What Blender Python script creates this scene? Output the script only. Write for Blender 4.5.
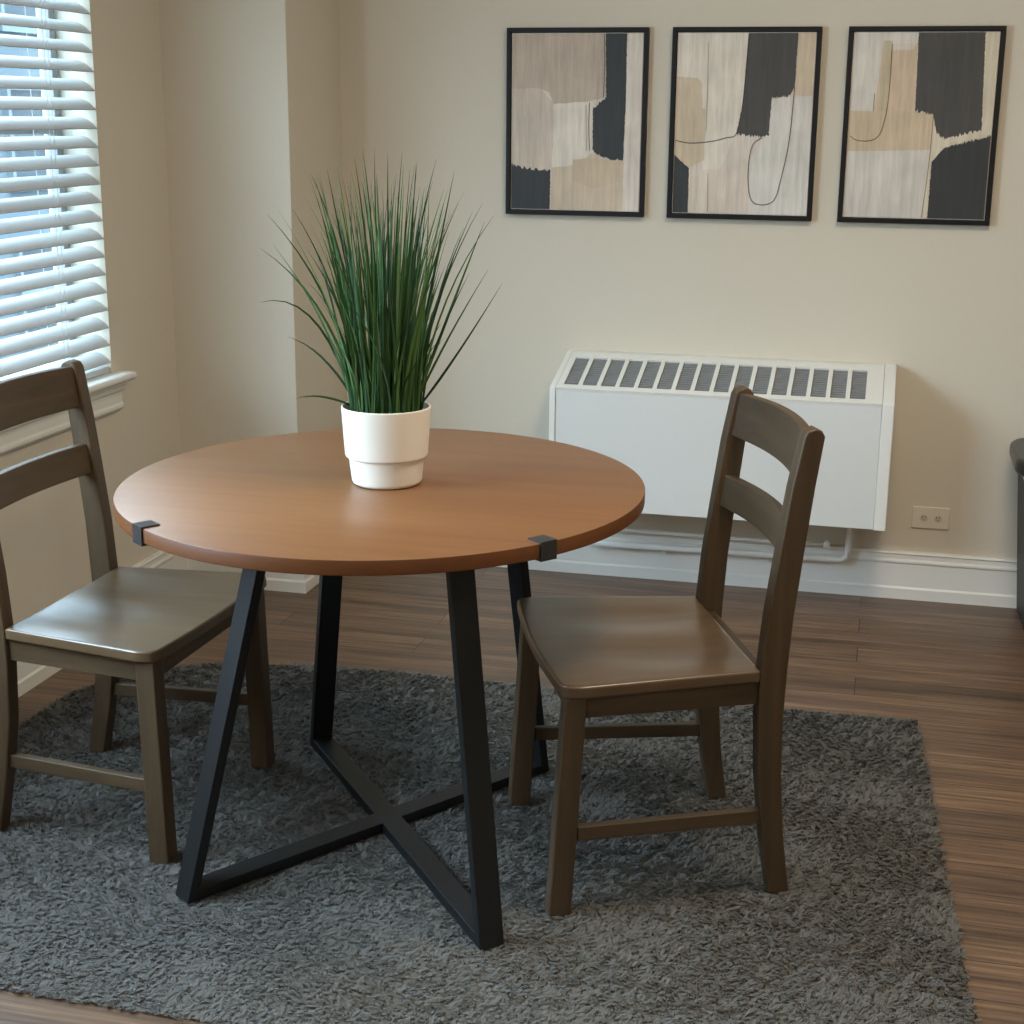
import bpy, bmesh, math, random
import numpy as np
from mathutils import Vector, Matrix

# ---------------------------------------------------------------- clear
for o in list(bpy.data.objects):
    bpy.data.objects.remove(o, do_unlink=True)
sc = bpy.context.scene
COL = sc.collection
random.seed(7)

# ---------------------------------------------------------------- camera
cd = bpy.data.cameras.new('camera')
cam = bpy.data.objects.new('camera', cd); COL.objects.link(cam)
cd.sensor_width = 36.0
cd.lens = 1509.87 / 1024 * 36.0
cd.clip_start = 0.02
R_ = Vector((0.9711, 0.2386, 0.0087)); F_ = Vector((-0.2285, 0.9392, -0.2562))
F_.normalize(); R_ = (R_ - F_ * R_.dot(F_)).normalized(); U_ = R_.cross(F_)
cam.matrix_world = Matrix((
    (R_.x, U_.x, -F_.x, 0.0),
    (R_.y, U_.y, -F_.y, -4.6485),
    (R_.z, U_.z, -F_.z, 1.4534),
    (0, 0, 0, 1)))
sc.camera = cam

# ---------------------------------------------------------------- world, lights, exposure
sc.view_settings.view_transform = 'Standard'
sc.view_settings.look = 'None'
sc.view_settings.gamma = 1.0
sc.view_settings.use_curve_mapping = False
sc.view_settings.exposure = 0.0
SKY = (0.58, 0.79, 1.0)
SKY_LOW, SKY_HIGH = 2.8, 25.0       # overcast sky: brighter overhead than at the horizon
LAMP_W, LAMP_COL = 36.0, (1.0, 0.86, 0.68)
SIDE_FILL_W, SIDE_FILL_COL = 56.0, (0.62, 0.82, 1.0)
FAR_FILL_W = 24.0
w = bpy.data.worlds.new('daylight'); sc.world = w
w.use_nodes = True
bg = w.node_tree.nodes['Background']
bg.inputs[0].default_value = (*SKY, 1)
_tc = w.node_tree.nodes.new('ShaderNodeTexCoord'); _sx = w.node_tree.nodes.new('ShaderNodeSeparateXYZ'); _mr = w.node_tree.nodes.new('ShaderNodeMapRange')
_mr.inputs['From Min'].default_value = 0.0; _mr.inputs['From Max'].default_value = 0.9; _mr.inputs['To Min'].default_value = SKY_LOW; _mr.inputs['To Max'].default_value = SKY_HIGH
w.node_tree.links.new(_tc.outputs['Generated'], _sx.inputs[0]); w.node_tree.links.new(_sx.outputs['Z'], _mr.inputs['Value']); w.node_tree.links.new(_mr.outputs[0], bg.inputs[1])

def area(name, loc, direction, sx, sy, power, col, shape='RECTANGLE', portal=False, spread=math.pi):
    l = bpy.data.lights.new(name, 'AREA'); l.shape = shape; l.size = sx; l.size_y = sy
    l.energy = power; l.color = col; l.spread = spread
    o = bpy.data.objects.new(name, l); COL.objects.link(o); o.location = loc
    o.rotation_euler = Vector(direction).to_track_quat('-Z', 'Y').to_euler()
    if portal: l.cycles.is_portal = True
    return o
XL = -2.0874            # room side of the left wall
area('ceiling_lamp_light', (0.15, -2.15, 2.55), (0, 0, -1), 0.75, 0.75, LAMP_W, LAMP_COL, 'DISK')
area('added_room_fill', (0.6, -4.9, 2.55), (0, 0, -1), 0.42, 0.42, FAR_FILL_W, LAMP_COL, 'DISK')  # unseen warm fill, added behind the camera for extra room light
area('added_side_fill', (XL - 0.13, -2.85, 1.42), (1, 0, 0), 1.1, 1.3, SIDE_FILL_W, SIDE_FILL_COL)  # cool side fill, added in an unseen opening of the left wall
area('window_portal', (XL - 0.135, -1.40, 1.41), (1, 0, 0), 1.34, 1.10, 1, (1, 1, 1), portal=True)

# ---------------------------------------------------------------- helpers
def link(o, parent=None):
    COL.objects.link(o)
    if parent is not None: o.parent = parent
    return o
def tag(o, label=None, cat=None, group=None, kind=None):
    for k, v in (('label', label), ('category', cat), ('group', group), ('kind', kind)):
        if v: o[k] = v
    return o
def empty(name, loc=(0, 0, 0), rz=0.0):
    o = bpy.data.objects.new(name, None); o.empty_display_size = .1
    o.location = loc; o.rotation_euler = (0, 0, rz); COL.objects.link(o); return o
def mesh_obj(name, verts, faces, mats, parent=None, smooth=False, bevel=0, seg=2, fm=None):
    me = bpy.data.meshes.new(name); me.from_pydata([tuple(v) for v in verts], [], faces)
    for m in (mats if isinstance(mats, (list, tuple)) else [mats]): me.materials.append(m)
    if fm: me.polygons.foreach_set('material_index', fm)
    bm = bmesh.new(); bm.from_mesh(me); bmesh.ops.recalc_face_normals(bm, faces=bm.faces); bm.to_mesh(me); bm.free()
    o = link(bpy.data.objects.new(name, me), parent)
    if smooth: me.polygons.foreach_set('use_smooth', [True] * len(me.polygons))
    if bevel:
        b = o.modifiers.new('bevel', 'BEVEL'); b.width = bevel; b.segments = seg; b.limit_method = 'ANGLE'; b.angle_limit = math.radians(40)
        me.polygons.foreach_set('use_smooth', [True] * len(me.polygons))
        wn = o.modifiers.new('wn', 'WEIGHTED_NORMAL'); wn.keep_sharp = False
    return o
class MB:
    def __init__(s): s.v = []; s.f = []; s.m = []
    def add(s, vs, fs, m=0):
        n = len(s.v); s.v += [Vector(v) for v in vs]; s.f += [tuple(i + n for i in f) for f in fs]; s.m += [m] * len(fs); return s
    def hexa(s, a, b, m=0):     # two 4-rings
        return s.add(list(a) + list(b), [(3, 2, 1, 0), (4, 5, 6, 7)] + [(i, (i + 1) % 4, 4 + (i + 1) % 4, 4 + i) for i in range(4)], m)
    def box(s, x0, x1, y0, y1, z0, z1, m=0):
        return s.hexa([(x0, y0, z0), (x1, y0, z0), (x1, y1, z0), (x0, y1, z0)], [(x0, y0, z1), (x1, y0, z1), (x1, y1, z1), (x0, y1, z1)], m)
    def bar(s, p0, p1, side, w0, t0, w1=None, t1=None, m=0, flat=False):
        # bar from p0 to p1; "side" is the direction of the width; flat = horizontal end cuts
        p0, p1 = Vector(p0), Vector(p1); d = (p1 - p0).normalized(); sd = Vector(side)
        sd = (sd - d * sd.dot(d)).normalized(); th = d.cross(sd)
        if flat:
            sd = Vector((sd.x, sd.y, 0)).normalized(); th = Vector((0, 0, 1)).cross(sd)
        w1 = w1 or w0; t1 = t1 or t0
        r = lambda p, w, t: [p + sd * (a * w / 2) + th * (b * t / 2) for a, b in ((-1, -1), (1, -1), (1, 1), (-1, 1))]
        return s.hexa(r(p0, w0, t0), r(p1, w1, t1), m)
    def prism(s, poly, fn, d0, d1, m=0):   # poly 2d, fn(u,v,d)->xyz
        n = len(poly)
        return s.add([fn(u, v, d0) for u, v in poly] + [fn(u, v, d1) for u, v in poly],
                     [tuple(range(n - 1, -1, -1)), tuple(range(n, 2 * n))] + [(i, (i + 1) % n, n + (i + 1) % n, n + i) for i in range(n)], m)
    def tube(s, pts, r, n=10, m=0, cap=True):
        pts = [Vector(p) for p in pts]; base = len(s.v); k = len(pts)
        up = Vector((0, 0, 1))
        for i, p in enumerate(pts):
            d = (pts[min(i + 1, k - 1)] - pts[max(i - 1, 0)]).normalized()
            a = d.cross(up if abs(d.dot(up)) < .95 else Vector((0, 1, 0))).normalized()
            if i and a.dot(pa) < 0: a = -a
            pa = a; b = d.cross(a)
            rr = r[i] if isinstance(r, (list, tuple)) else r
            s.v += [p + a * (math.cos(t) * rr) + b * (math.sin(t) * rr) for t in (2 * math.pi * j / n for j in range(n))]
        for i in range(k - 1):
            for j in range(n):
                q = base + i * n; s.f.append((q + j, q + (j + 1) % n, q + n + (j + 1) % n, q + n + j)); s.m.append(m)
        if cap:
            s.f.append(tuple(base + j for j in range(n))); s.f.append(tuple(base + (k - 1) * n + j for j in range(n))); s.m += [m, m]
        return s
    def lathe(s, prof, c, n=64, m=0):
        base = len(s.v); k = len(prof)
        for r, z in prof:
            s.v += [Vector((c[0] + r * math.cos(2 * math.pi * j / n), c[1] + r * math.sin(2 * math.pi * j / n), c[2] + z)) for j in range(n)]
        for i in range(k - 1):
            for j in range(n):
                q = base + i * n; s.f.append((q + j, q + (j + 1) % n, q + n + (j + 1) % n, q + n + j)); s.m.append(m)
        s.f.append(tuple(base + j for j in range(n))); s.f.append(tuple(base + (k - 1) * n + j for j in range(n))); s.m += [m, m]
        return s
    def build(s, name, mats, parent=None, **kw):
        return mesh_obj(name, s.v, s.f, mats, parent, fm=s.m, **kw)
def struct(o): o['kind'] = 'structure'; return o

# ---------------------------------------------------------------- materials
def srgb(r, g, b):
    f = lambda c: (c / 255 / 12.92) if c / 255 <= .04045 else ((c / 255 + .055) / 1.055) ** 2.4
    return (f(r), f(g), f(b), 1)
def mat(name, col, rough=.5, metal=0, coat=0, coat_rough=.2, bump=0, bscale=200, var=0, vscale=3, spec=.5, sss=0):
    m = bpy.data.materials.new(name); m.use_nodes = True; nt = m.node_tree; b = nt.nodes['Principled BSDF']
    b.inputs['Base Color'].default_value = (*col[:3], 1); b.inputs['Roughness'].default_value = rough
    b.inputs['Metallic'].default_value = metal; b.inputs['Coat Weight'].default_value = coat; b.inputs['Coat Roughness'].default_value = coat_rough
    b.inputs['Specular IOR Level'].default_value = spec
    tc = nt.nodes.new('ShaderNodeTexCoord')
    if var:
        n = nt.nodes.new('ShaderNodeTexNoise'); n.inputs['Scale'].default_value = vscale; n.inputs['Detail'].default_value = 4
        nt.links.new(tc.outputs['Object'], n.inputs['Vector'])
        mx = nt.nodes.new('ShaderNodeMix'); mx.data_type = 'RGBA'
        mx.inputs[6].default_value = tuple(c * (1 - var) for c in col[:3]) + (1,); mx.inputs[7].default_value = tuple(min(1, c * (1 + var)) for c in col[:3]) + (1,)
        nt.links.new(n.outputs['Fac'], mx.inputs[0]); nt.links.new(mx.outputs[2], b.inputs['Base Color'])
    if bump:
        n = nt.nodes.new('ShaderNodeTexNoise'); n.inputs['Scale'].default_value = bscale; n.inputs['Detail'].default_value = 3
        nt.links.new(tc.outputs['Object'], n.inputs['Vector'])
        bp = nt.nodes.new('ShaderNodeBump'); bp.inputs['Strength'].default_value = bump; bp.inputs['Distance'].default_value = .002
        nt.links.new(n.outputs['Fac'], bp.inputs['Height']); nt.links.new(bp.outputs[0], b.inputs['Normal'])
    return m
def grain(name, stops, axis, rough=.4, coat=0, coat_rough=.15, fine=60, long=2.0, bump=.15, planks=None, spec=.5, contrast=1.0):
    """streaky wood; axis = direction of the grain in object space"""
    m = bpy.data.materials.new(name); m.use_nodes = True; nt = m.node_tree; b = nt.nodes['Principled BSDF']; N = nt.nodes.new; L = nt.links.new
    tc = N('ShaderNodeTexCoord'); mp = N('ShaderNodeMapping'); s = [fine] * 3; s[axis] = long
    mp.inputs['Scale'].default_value = s; L(tc.outputs['Object'], mp.inputs['Vector'])
    vec = mp.outputs[0]
    if planks:
        br = N('ShaderNodeTexBrick'); br.inputs['Scale'].default_value = 1; br.offset = .37; br.inputs['Brick Width'].default_value = planks[0]; br.inputs['Row Height'].default_value = planks[1]
        br.inputs['Mortar Size'].default_value = .0012; br.inputs['Color1'].default_value = (0, 0, 0, 1); br.inputs['Color2'].default_value = (1, 1, 1, 1); br.inputs['Mortar'].default_value = (.5, .5, .5, 1)
        L(tc.outputs['Object'], br.inputs['Vector'])
        ad = N('ShaderNodeVectorMath'); ad.operation = 'MULTIPLY_ADD'; ad.inputs[1].default_value = (9, 9, 9); L(br.outputs['Color'], ad.inputs[0]); L(mp.outputs[0], ad.inputs[2]); vec = ad.outputs[0]
    n1 = N('ShaderNodeTexNoise'); n1.inputs['Scale'].default_value = 1; n1.inputs['Detail'].default_value = 6; n1.inputs['Roughness'].default_value = .62; n1.inputs['Distortion'].default_value = .3
    L(vec, n1.inputs['Vector'])
    mp2 = N('ShaderNodeMapping'); s2 = [fine * .14] * 3; s2[axis] = long * .35; mp2.inputs['Scale'].default_value = s2; L(tc.outputs['Object'], mp2.inputs['Vector'])
    n2 = N('ShaderNodeTexNoise'); n2.inputs['Scale'].default_value = 1; n2.inputs['Detail'].default_value = 3; L(mp2.outputs[0], n2.inputs['Vector'])
    mx = N('ShaderNodeMix'); mx.data_type = 'FLOAT'; mx.inputs[0].default_value = .38; L(n1.outputs['Fac'], mx.inputs[2]); L(n2.outputs['Fac'], mx.inputs[3])
    cr = N('ShaderNodeValToRGB'); e = cr.color_ramp.elements
    while len(e) < len(stops): e.new(.5)
    for i, (p, c) in enumerate(stops): e[i].position = .5 + (p - .5) / contrast; e[i].color = c
    L(mx.outputs[0], cr.inputs[0]); colout = cr.outputs[0]
    if planks:
        hv = N('ShaderNodeHueSaturation'); mr = N('ShaderNodeMapRange'); mr.inputs['To Min'].default_value = .82; mr.inputs['To Max'].default_value = 1.18
        L(br.outputs['Color'], mr.inputs['Value']); L(mr.outputs[0], hv.inputs['Value']); L(colout, hv.inputs['Color'])
        mm = N('ShaderNodeMix'); mm.data_type = 'RGBA'; mm.inputs[7].default_value = (.012, .007, .005, 1); L(br.outputs['Fac'], mm.inputs[0]); L(hv.outputs[0], mm.inputs[6]); colout = mm.outputs[2]
    L(colout, b.inputs['Base Color'])
    b.inputs['Roughness'].default_value = rough; b.inputs['Coat Weight'].default_value = coat; b.inputs['Coat Roughness'].default_value = coat_rough; b.inputs['Specular IOR Level'].default_value = spec
    bp = N('ShaderNodeBump'); bp.inputs['Strength'].default_value = bump; bp.inputs['Distance'].default_value = .001; L(n1.outputs['Fac'], bp.inputs['Height']); L(bp.outputs[0], b.inputs['Normal'])
    return m
M = {}
M['wall'] = mat('beige_wall_paint', (.67, .605, .495), .75, bump=.12, bscale=260, spec=.3)
M['ceiling'] = mat('ceiling_paint', (.80, .78, .73), .9)
M['white'] = mat('white_trim_paint', (.80, .785, .73), .38, bump=.04, bscale=60)
M['enamel'] = mat('cream_enamel', (.80, .785, .73), .42, spec=.4)
M['panel'] = mat('pale_panel_enamel', (.70, .70, .67), .5, spec=.4)
M['fin'] = mat('grey_fin_metal', (.27, .28, .29), .45, metal=.3)
M['slot'] = mat('vent_cavity', (.05, .05, .05), .8)
M['blind'] = mat('white_blind_slat', (.62, .62, .61), .5)
nt = M['blind'].node_tree; tl = nt.nodes.new('ShaderNodeBsdfTranslucent'); tl.inputs[0].default_value = (.62, .62, .61, 1); ms = nt.nodes.new('ShaderNodeMixShader'); ms.inputs[0].default_value = .28
nt.links.new(nt.nodes['Principled BSDF'].outputs[0], ms.inputs[1]); nt.links.new(tl.outputs[0], ms.inputs[2]); nt.links.new(ms.outputs[0], nt.nodes['Material Output'].inputs[0])
M['cord'] = mat('blind_cord', (.62, .62, .60), .9)
M['vinyl'] = mat('window_frame_grey', (.36, .37, .37), .5)
M['metal'] = mat('black_powder_coat', (.0085, .0095, .0105), .45, bump=.1, bscale=600, spec=.3)
M['clip'] = mat('black_clip_steel', (.022, .023, .025), .38, bump=.1, bscale=400)
M['bframe'] = mat('black_frame', (.008, .007, .007), .5, spec=.25)
M['ceramic'] = mat('off_white_ceramic', (.75, .695, .60), .45, bump=.03, bscale=40)
M['soil'] = mat('dark_soil', (.02, .018, .013), .95, bump=1, bscale=150)
M['outlet'] = mat('ivory_plate', (.74, .68, .57), .4)
M['hole'] = mat('socket_hole', (.12, .10, .08), .6)
M['chrome'] = mat('ivory_socket', (.60, .55, .46), .4)
M['cabinet'] = mat('charcoal_cabinet', (.013, .014, .014), .5, var=.2, vscale=30)
M['cabtop'] = mat('dark_stone_top', (.022, .022, .021), .3, var=.3, vscale=40)
M['facade'] = mat('grey_facade', (.078, .098, .112), .9); M['fframe'] = mat('facade_window_frame', (.12, .14, .155), .6)
M['fglass'] = mat('dark_facade_glass', (.03, .04, .05), .2)
M['table'] = grain('honey_wood', [(.30, srgb(105, 66, 35)), (.5, srgb(122, 80, 43)), (.72, srgb(136, 92, 52))], 0, rough=.46, coat=.28, coat_rough=.30, fine=22, long=1.6, bump=.03, contrast=.8)
M['tedge'] = grain('honey_wood_edge', [(.30, srgb(84, 45, 11)), (.7, srgb(104, 57, 15))], 0, rough=.45, fine=30, long=3, bump=.03)
cst = [(.28, srgb(55, 43, 30)), (.5, srgb(74, 59, 41)), (.74, srgb(92, 75, 54))]
for i, a in enumerate('xyz'):
    M['wood_' + a] = grain('grey_brown_wood_' + a, cst, i, rough=.50, coat=.06, coat_rough=.3, spec=.35, fine=45, long=3.0, bump=.06, contrast=.9)
M['seatwood'] = grain('grey_brown_seat_wood', [(.28, srgb(72, 56, 39)), (.5, srgb(91, 72, 51)), (.74, srgb(108, 88, 64))], 0, rough=.36, coat=.42, coat_rough=.18, fine=30, long=2.4, bump=.05, contrast=.9)
M['floor'] = grain('dark_wood_planks', [(.28, srgb(46, 33, 26)), (.42, srgb(82, 62, 48)), (.54, srgb(112, 87, 67)), (.70, srgb(150, 120, 92))], 0, rough=.42, coat=.12, coat_rough=.3, fine=110, long=3.2, bump=.25, planks=(1.2, .125), contrast=1.0)

# ---------------------------------------------------------------- the room
CH = 2.60; XR = 2.6; YF = -6.3; TH = .16
struct(MB().box(XL - TH, XR + TH, YF - TH, TH, -.1, 0).build('floor', M['floor']))
struct(MB().box(XL - TH, XR + TH, YF - TH, TH, CH, CH + .1).build('ceiling', M['ceiling']))
struct(MB().box(XL - TH, XR + TH, 0, TH, 0, CH).build('wall_back', M['wall']))
struct(MB().box(XR, XR + TH, YF, 0, 0, CH).build('wall_right', M['wall']))
struct(MB().box(XL - TH, XR + TH, YF - TH, YF, 0, CH).build('wall_front', M['wall']))
W1 = (-1.965, -.838, .715, 2.10); W2 = (-3.50, -2.20, .86, 2.0)  # the second opening is unseen, added for the side fill
wl = MB()
x0, x1 = XL - TH, XL
wl.box(x0, x1, YF, W2[0], 0, CH)
wl.box(x0, x1, W2[0], W2[1], 0, W2[2]); wl.box(x0, x1, W2[0], W2[1], W2[3], CH)
wl.box(x0, x1, W2[1], W1[0], 0, CH)
wl.box(x0, x1, W1[0], W1[1], 0, W1[2]); wl.box(x0, x1, W1[0], W1[1], W1[3], CH)
wl.box(x0, x1, W1[1], 0, 0, CH)
struct(wl.build('wall_left', M['wall']))
CX, CY = -1.698, -.435
struct(MB().box(XL - .03, CX, CY, .03, 0, CH).build('wall_corner', M['wall'], bevel=.003))

# baseboards : profile (out, z)
prof = [(0, 0), (.020, 0), (.020, .034), (.0155, .040), (.0135, .112), (.018, .117), (.018, .122), (.013, .128), (.012, .140), (.016, .145), (.013, .151), (0, .152)]
def baseboard(name, pts):
    # pts: polyline in plan, room on the left-hand side of the walk
    mb = MB(); n = len(pts); P = [Vector((p[0], p[1], 0)) for p in pts]; rings = []
    for i in range(n):
        ns = []
        for a, b in ((i - 1, i), (i, i + 1)):
            if a >= 0 and b < n:
                d = (P[b] - P[a]).normalized(); ns.append(Vector((-d.y, d.x, 0)))
        nn = ns[0] if len(ns) == 1 else (ns[0] + ns[1]) / (1 + ns[0].dot(ns[1]))
        rings.append([P[i] + nn * o + Vector((0, 0, z)) for o, z in prof])
    k = len(prof)
    mb.v = [v for r in rings for v in r]
    for i in range(n - 1):
        for j in range(k):
            mb.f.append((i * k + j, i * k + (j + 1) % k, (i + 1) * k + (j + 1) % k, (i + 1) * k + j)); mb.m.append(0)
    mb.f += [tuple(range(k)), tuple(range((n - 1) * k, n * k))]; mb.m += [0, 0]
    return struct(mb.build(name, M['white']))
baseboard('baseboard_back', [(XR, -.0005), (CX + .0155, -.0005)])
baseboard('baseboard_left', [(CX + .0005, -.021), (CX + .0005, CY - .0005), (XL + .0005, CY - .0005), (XL + .0005, YF)])

# ---------------------------------------------------------------- window
win = empty('window_1', (XL, -1.40, W1[2])); struct(win)
def wpart(mb, name, m, **kw):
    o = mb.build(name, m, None, **kw); o.parent = win; o.matrix_parent_inverse = Matrix.Translation(-Vector(win.location)); return o
fr = MB(); a, b, c, d = W1
fx0, fx1 = XL - .136, XL - .104
fr.box(fx0, fx1, a, a + .032, c, d); fr.box(fx0, fx1, b - .032, b, c, d); fr.box(fx0, fx1, a, b, d - .045, d); fr.box(fx0, fx1, a, b, c, c + .06)
fr.box(fx0 + .004, fx1 - .004, a, b, 1.385, 1.43)
wpart(fr, 'window_frame', M['vinyl'], bevel=.003)
g = bpy.data.materials.new('window_glass'); g.use_nodes = True; nt = g.node_tree
for n in list(nt.nodes): nt.nodes.remove(n)
o_ = nt.nodes.new('ShaderNodeOutputMaterial'); mx = nt.nodes.new('ShaderNodeMixShader'); tr = nt.nodes.new('ShaderNodeBsdfTransparent'); gl = nt.nodes.new('ShaderNodeBsdfGlossy')
gl.inputs['Roughness'].default_value = .02; tr.inputs[0].default_value = (.93, .96, .95, 1); mx.inputs[0].default_value = .06
nt.links.new(tr.outputs[0], mx.inputs[1]); nt.links.new(gl.outputs[0], mx.inputs[2]); nt.links.new(mx.outputs[0], o_.inputs[0])
wpart(MB().box(XL - .122, XL - .118, a + .03, b - .03, c + .05, d - .04), 'window_pane', g)
# stool (sill board with rounded nose and a horn past the opening) and apron
st = MB()
nose = [(-.085, 0), (.046, 0), (.052, -.004), (.054, -.010), (.052, -.017), (.046, -.022), (-.085, -.022)]
st.prism([(u, v) for u, v in nose if u > 0] + [(.0, -.022), (.0, 0)], lambda u, v, dd: (XL + u, dd, .735 + v), a - .045, b + .045)
st.box(XL - .085, XL, a, b, .713, .735)
wpart(st, 'window_sill', M['white'], bevel=.0015)
ap = MB()
aprof = [(0, 0), (.036, 0), (.036, -.008), (.030, -.014), (.026, -.024), (.018, -.032), (.016, -.040), (.016, -.062), (.020, -.068), (.020, -.076), (.012, -.084), (.006, -.088), (0, -.088)]
ap.prism(aprof, lambda u, v, dd: (XL + u + .0003, dd, .7127 + v), a - .03, b + .022)
wpart(ap, 'sill_apron', M['white'])
# frame of an unseen opening, added to house the cool side fill
w2 = MB(); a2, b2, c2, d2 = W2
w2.box(fx0, fx1, a2, a2 + .05, c2, d2); w2.box(fx0, fx1, b2 - .05, b2, c2, d2); w2.box(fx0, fx1, a2, b2, d2 - .05, d2); w2.box(fx0, fx1, a2, b2, c2, c2 + .05)
struct(w2.build('added_window_frame', M['vinyl']))

# blind
bl = empty('window_blind', (XL - .028, -1.40, .735)); tag(bl, 'white horizontal slatted blind with its slats tilted half open in the window', 'blind')
def bpart(mb, name, m, **kw):
    o = mb.build(name, m, None, **kw); o.parent = bl; o.matrix_parent_inverse = Matrix.Translation(-Vector(bl.location)); return o
SL, SY0, SY1, PITCH = .052, a + .002, b - .002, .0489
tilt = math.radians(34)
def slat_bm(z):
    n = 6; top = []; bot = []
    for i in range(n + 1):
        t = i / n - .5; u = t * SL; h = .004 * (1 - (2 * t) ** 2)
        # u>0 : room side, lower
        top.append((u * math.cos(tilt) + h * math.sin(tilt), -u * math.sin(tilt) + h * math.cos(tilt)))
        bot.append((u * math.cos(tilt) + (h - .0028) * math.sin(tilt), -u * math.sin(tilt) + (h - .0028) * math.cos(tilt)))
    poly = top + bot[::-1]
    return MB().prism(poly, lambda u, v, dd: (XL - .021 + u, dd, z + v), SY0, SY1)
z = .780
while z < 2.03:
    bpart(slat_bm(z), 'slat', M['blind'], smooth=False); z += PITCH
bpart(MB().box(XL - .052, XL - .004, SY0, SY1, .737, .754), 'bottom_rail', M['blind'], bevel=.003)
bpart(MB().box(XL - .056, XL - .002, SY0, SY1, 2.045, 2.098), 'head_rail', M['blind'], bevel=.003)
for y in (-1.075, -1.40, -1.73):
    for x in (XL - .0495, XL - .0045):
        bpart(MB().tube([(x, y, .75), (x, y, 2.05)], .0011, 6), 'ladder_cord', M['cord'])
    bpart(MB().tube([(XL - .0035, y + .018, .75), (XL - .0035, y + .018, 2.05)], .0011, 6), 'ladder_cord', M['cord'])

# building across the street
bd = empty('building', (-9.0, 1.0, -3.0)); tag(bd, 'grey building with rows of windows seen outside through the blind', 'building')
fb = MB().box(-3, 0, -5, 19, 0, 7); fb.build('facade', M['facade'], bd)
for iz in range(4):
    for iy in range(6):
        y = 5.95 + iy * 1.45; zz = .35 + iz * 1.62
        f = MB(); f.box(.0, .06, y, y + .06, zz, zz + 1.1); f.box(.0, .06, y + .84, y + .9, zz, zz + 1.1); f.box(.0, .06, y + .06, y + .84, zz + 1.04, zz + 1.1); f.box(.0, .06, y + .06, y + .84, zz, zz + .06); f.box(0, .05, y + .06, y + .84, zz + .52, zz + .57)
        fo = f.build('window_frame', M['fframe'], bd)
        MB().box(.003, .02, y + .06, y + .84, zz + .06, zz + 1.04).build('glass_pane', M['fglass'], fo)

# ---------------------------------------------------------------- convector on the wall
HX0, HX1, HY, HZ0, HZF, HZ1 = -.948, .055, -.2945, .2865, .6593, .7305
ht = empty('wall_heater', (-.449, 0, HZ0)); tag(ht, 'white wall-mounted convector heater with slanted grey top vents under the paintings', 'heater')
def hpart(mb, name, m, **kw):
    o = mb.build(name, m, None, **kw); o.parent = ht; o.matrix_parent_inverse = Matrix.Translation(-Vector(ht.location)); return o
YB = -.045
side = [(0, HZ0), (HY, HZ0), (HY, HZF), (YB, HZ1), (0, HZ1)]
capw = .034
for xa, xb in ((HX0, HX0 + capw * .55), (HX1 - capw, HX1)):
    hpart(MB().prism(side, lambda u, v, dd: (dd, u - .0005, v), xa, xb), 'side_cap', M['enamel'], bevel=.003)
ia, ib = HX0 + capw * .55 + .0008, HX1 - capw - .0008
hpart(MB().box(ia, ib, HY + .003, HY + .018, HZ0 + .002, HZF - .008), 'front_panel', M['panel'], bevel=.002)
hpart(MB().box(ia - .0006, ib + .0006, HY + .006, -.001, HZ0 + .01, HZF - .05), 'body', M['enamel'])
# slanted top: sheet with 16 real openings
sl = Vector((0, YB - HY, HZ1 - HZF)); slen = sl.length; sd = sl.normalized(); nrm = Vector((0, -sd.z, sd.y))
def TP(x, s, d): return Vector((x, HY, HZF)) + sd * s + nrm * d
def tbox(mb, xa, xb, sa, sb, d0, d1, m=0):
    return mb.hexa([TP(xa, sa, d0), TP(xb, sa, d0), TP(xb, sb, d0), TP(xa, sb, d0)], [TP(xa, sa, d1), TP(xb, sa, d1), TP(xb, sb, d1), TP(xa, sb, d1)], m)
G0, G1, S0, S1 = -.916, -.022, .026, .222
NV = 16; per = (G1 - G0) / NV; gw = per * .78
tp = MB(); tbox(tp, ia, ib, 0, S0, -.012, 0); tbox(tp, ia, ib, S1, slen, -.012, 0)
xs = [ia] + sum(([G0 + i * per + (per - gw) / 2, G0 + i * per + (per + gw) / 2] for i in range(NV)), []) + [ib]
for i in range(0, len(xs), 2): tbox(tp, xs[i], xs[i + 1], S0, S1, -.012, 0)
tp.box(ia, ib, YB, -.0005, HZ1 - .012, HZ1)
hpart(tp, 'top_cover', M['enamel'])
for i in range(NV):
    xa, xb = G0 + i * per + (per - gw) / 2, G0 + i * per + (per + gw) / 2
    v = MB(); nf = 13
    for j in range(nf):
        s = S0 + (j + .5) * (S1 - S0) / nf
        tbox(v, xa, xb, s - .0055, s + .0045, -.007, -.0035)
    tbox(v, xa, xb, S0, S1, -.0125, -.0115, 1)
    hpart(v, 'vent_grille', [M['fin'], M['slot']])
# pipe below
pp = empty('heating_pipe', (-.049, -.04, .13)); tag(pp, 'thin white pipe bending along the wall below the heater', 'pipe')
pts = [(-.049, -.045, .2868), (-.049, -.045, .150)]
for k in range(1, 7):
    t = k / 6 * math.pi / 2; pts.append((-.049 - .03 * (1 - math.cos(t)), -.045, .150 - .03 * math.sin(t)))
pts += [(-.45, -.045, .117), (-.86, -.045, .114)]
def ppart(mb, name, m, **kw):
    o = mb.build(name, m, None, **kw); o.parent = pp; o.matrix_parent_inverse = Matrix.Translation(-Vector(pp.location)); return o
ppart(MB().tube(pts, .0105, 12), 'pipe', M['white'], smooth=True)
ppart(MB().tube([(-.125, -.044, .165), (-.30, -.044, .163), (-.83, -.044, .165)], .0065, 10), 'branch_pipe', M['white'], smooth=True)
ppart(MB().lathe([(.004, 0), (.011, .003), (.011, .018), (.006, .022), (.006, .028)], (-.115, -.044, .152), 16), 'valve', M['white'], smooth=True)
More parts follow.
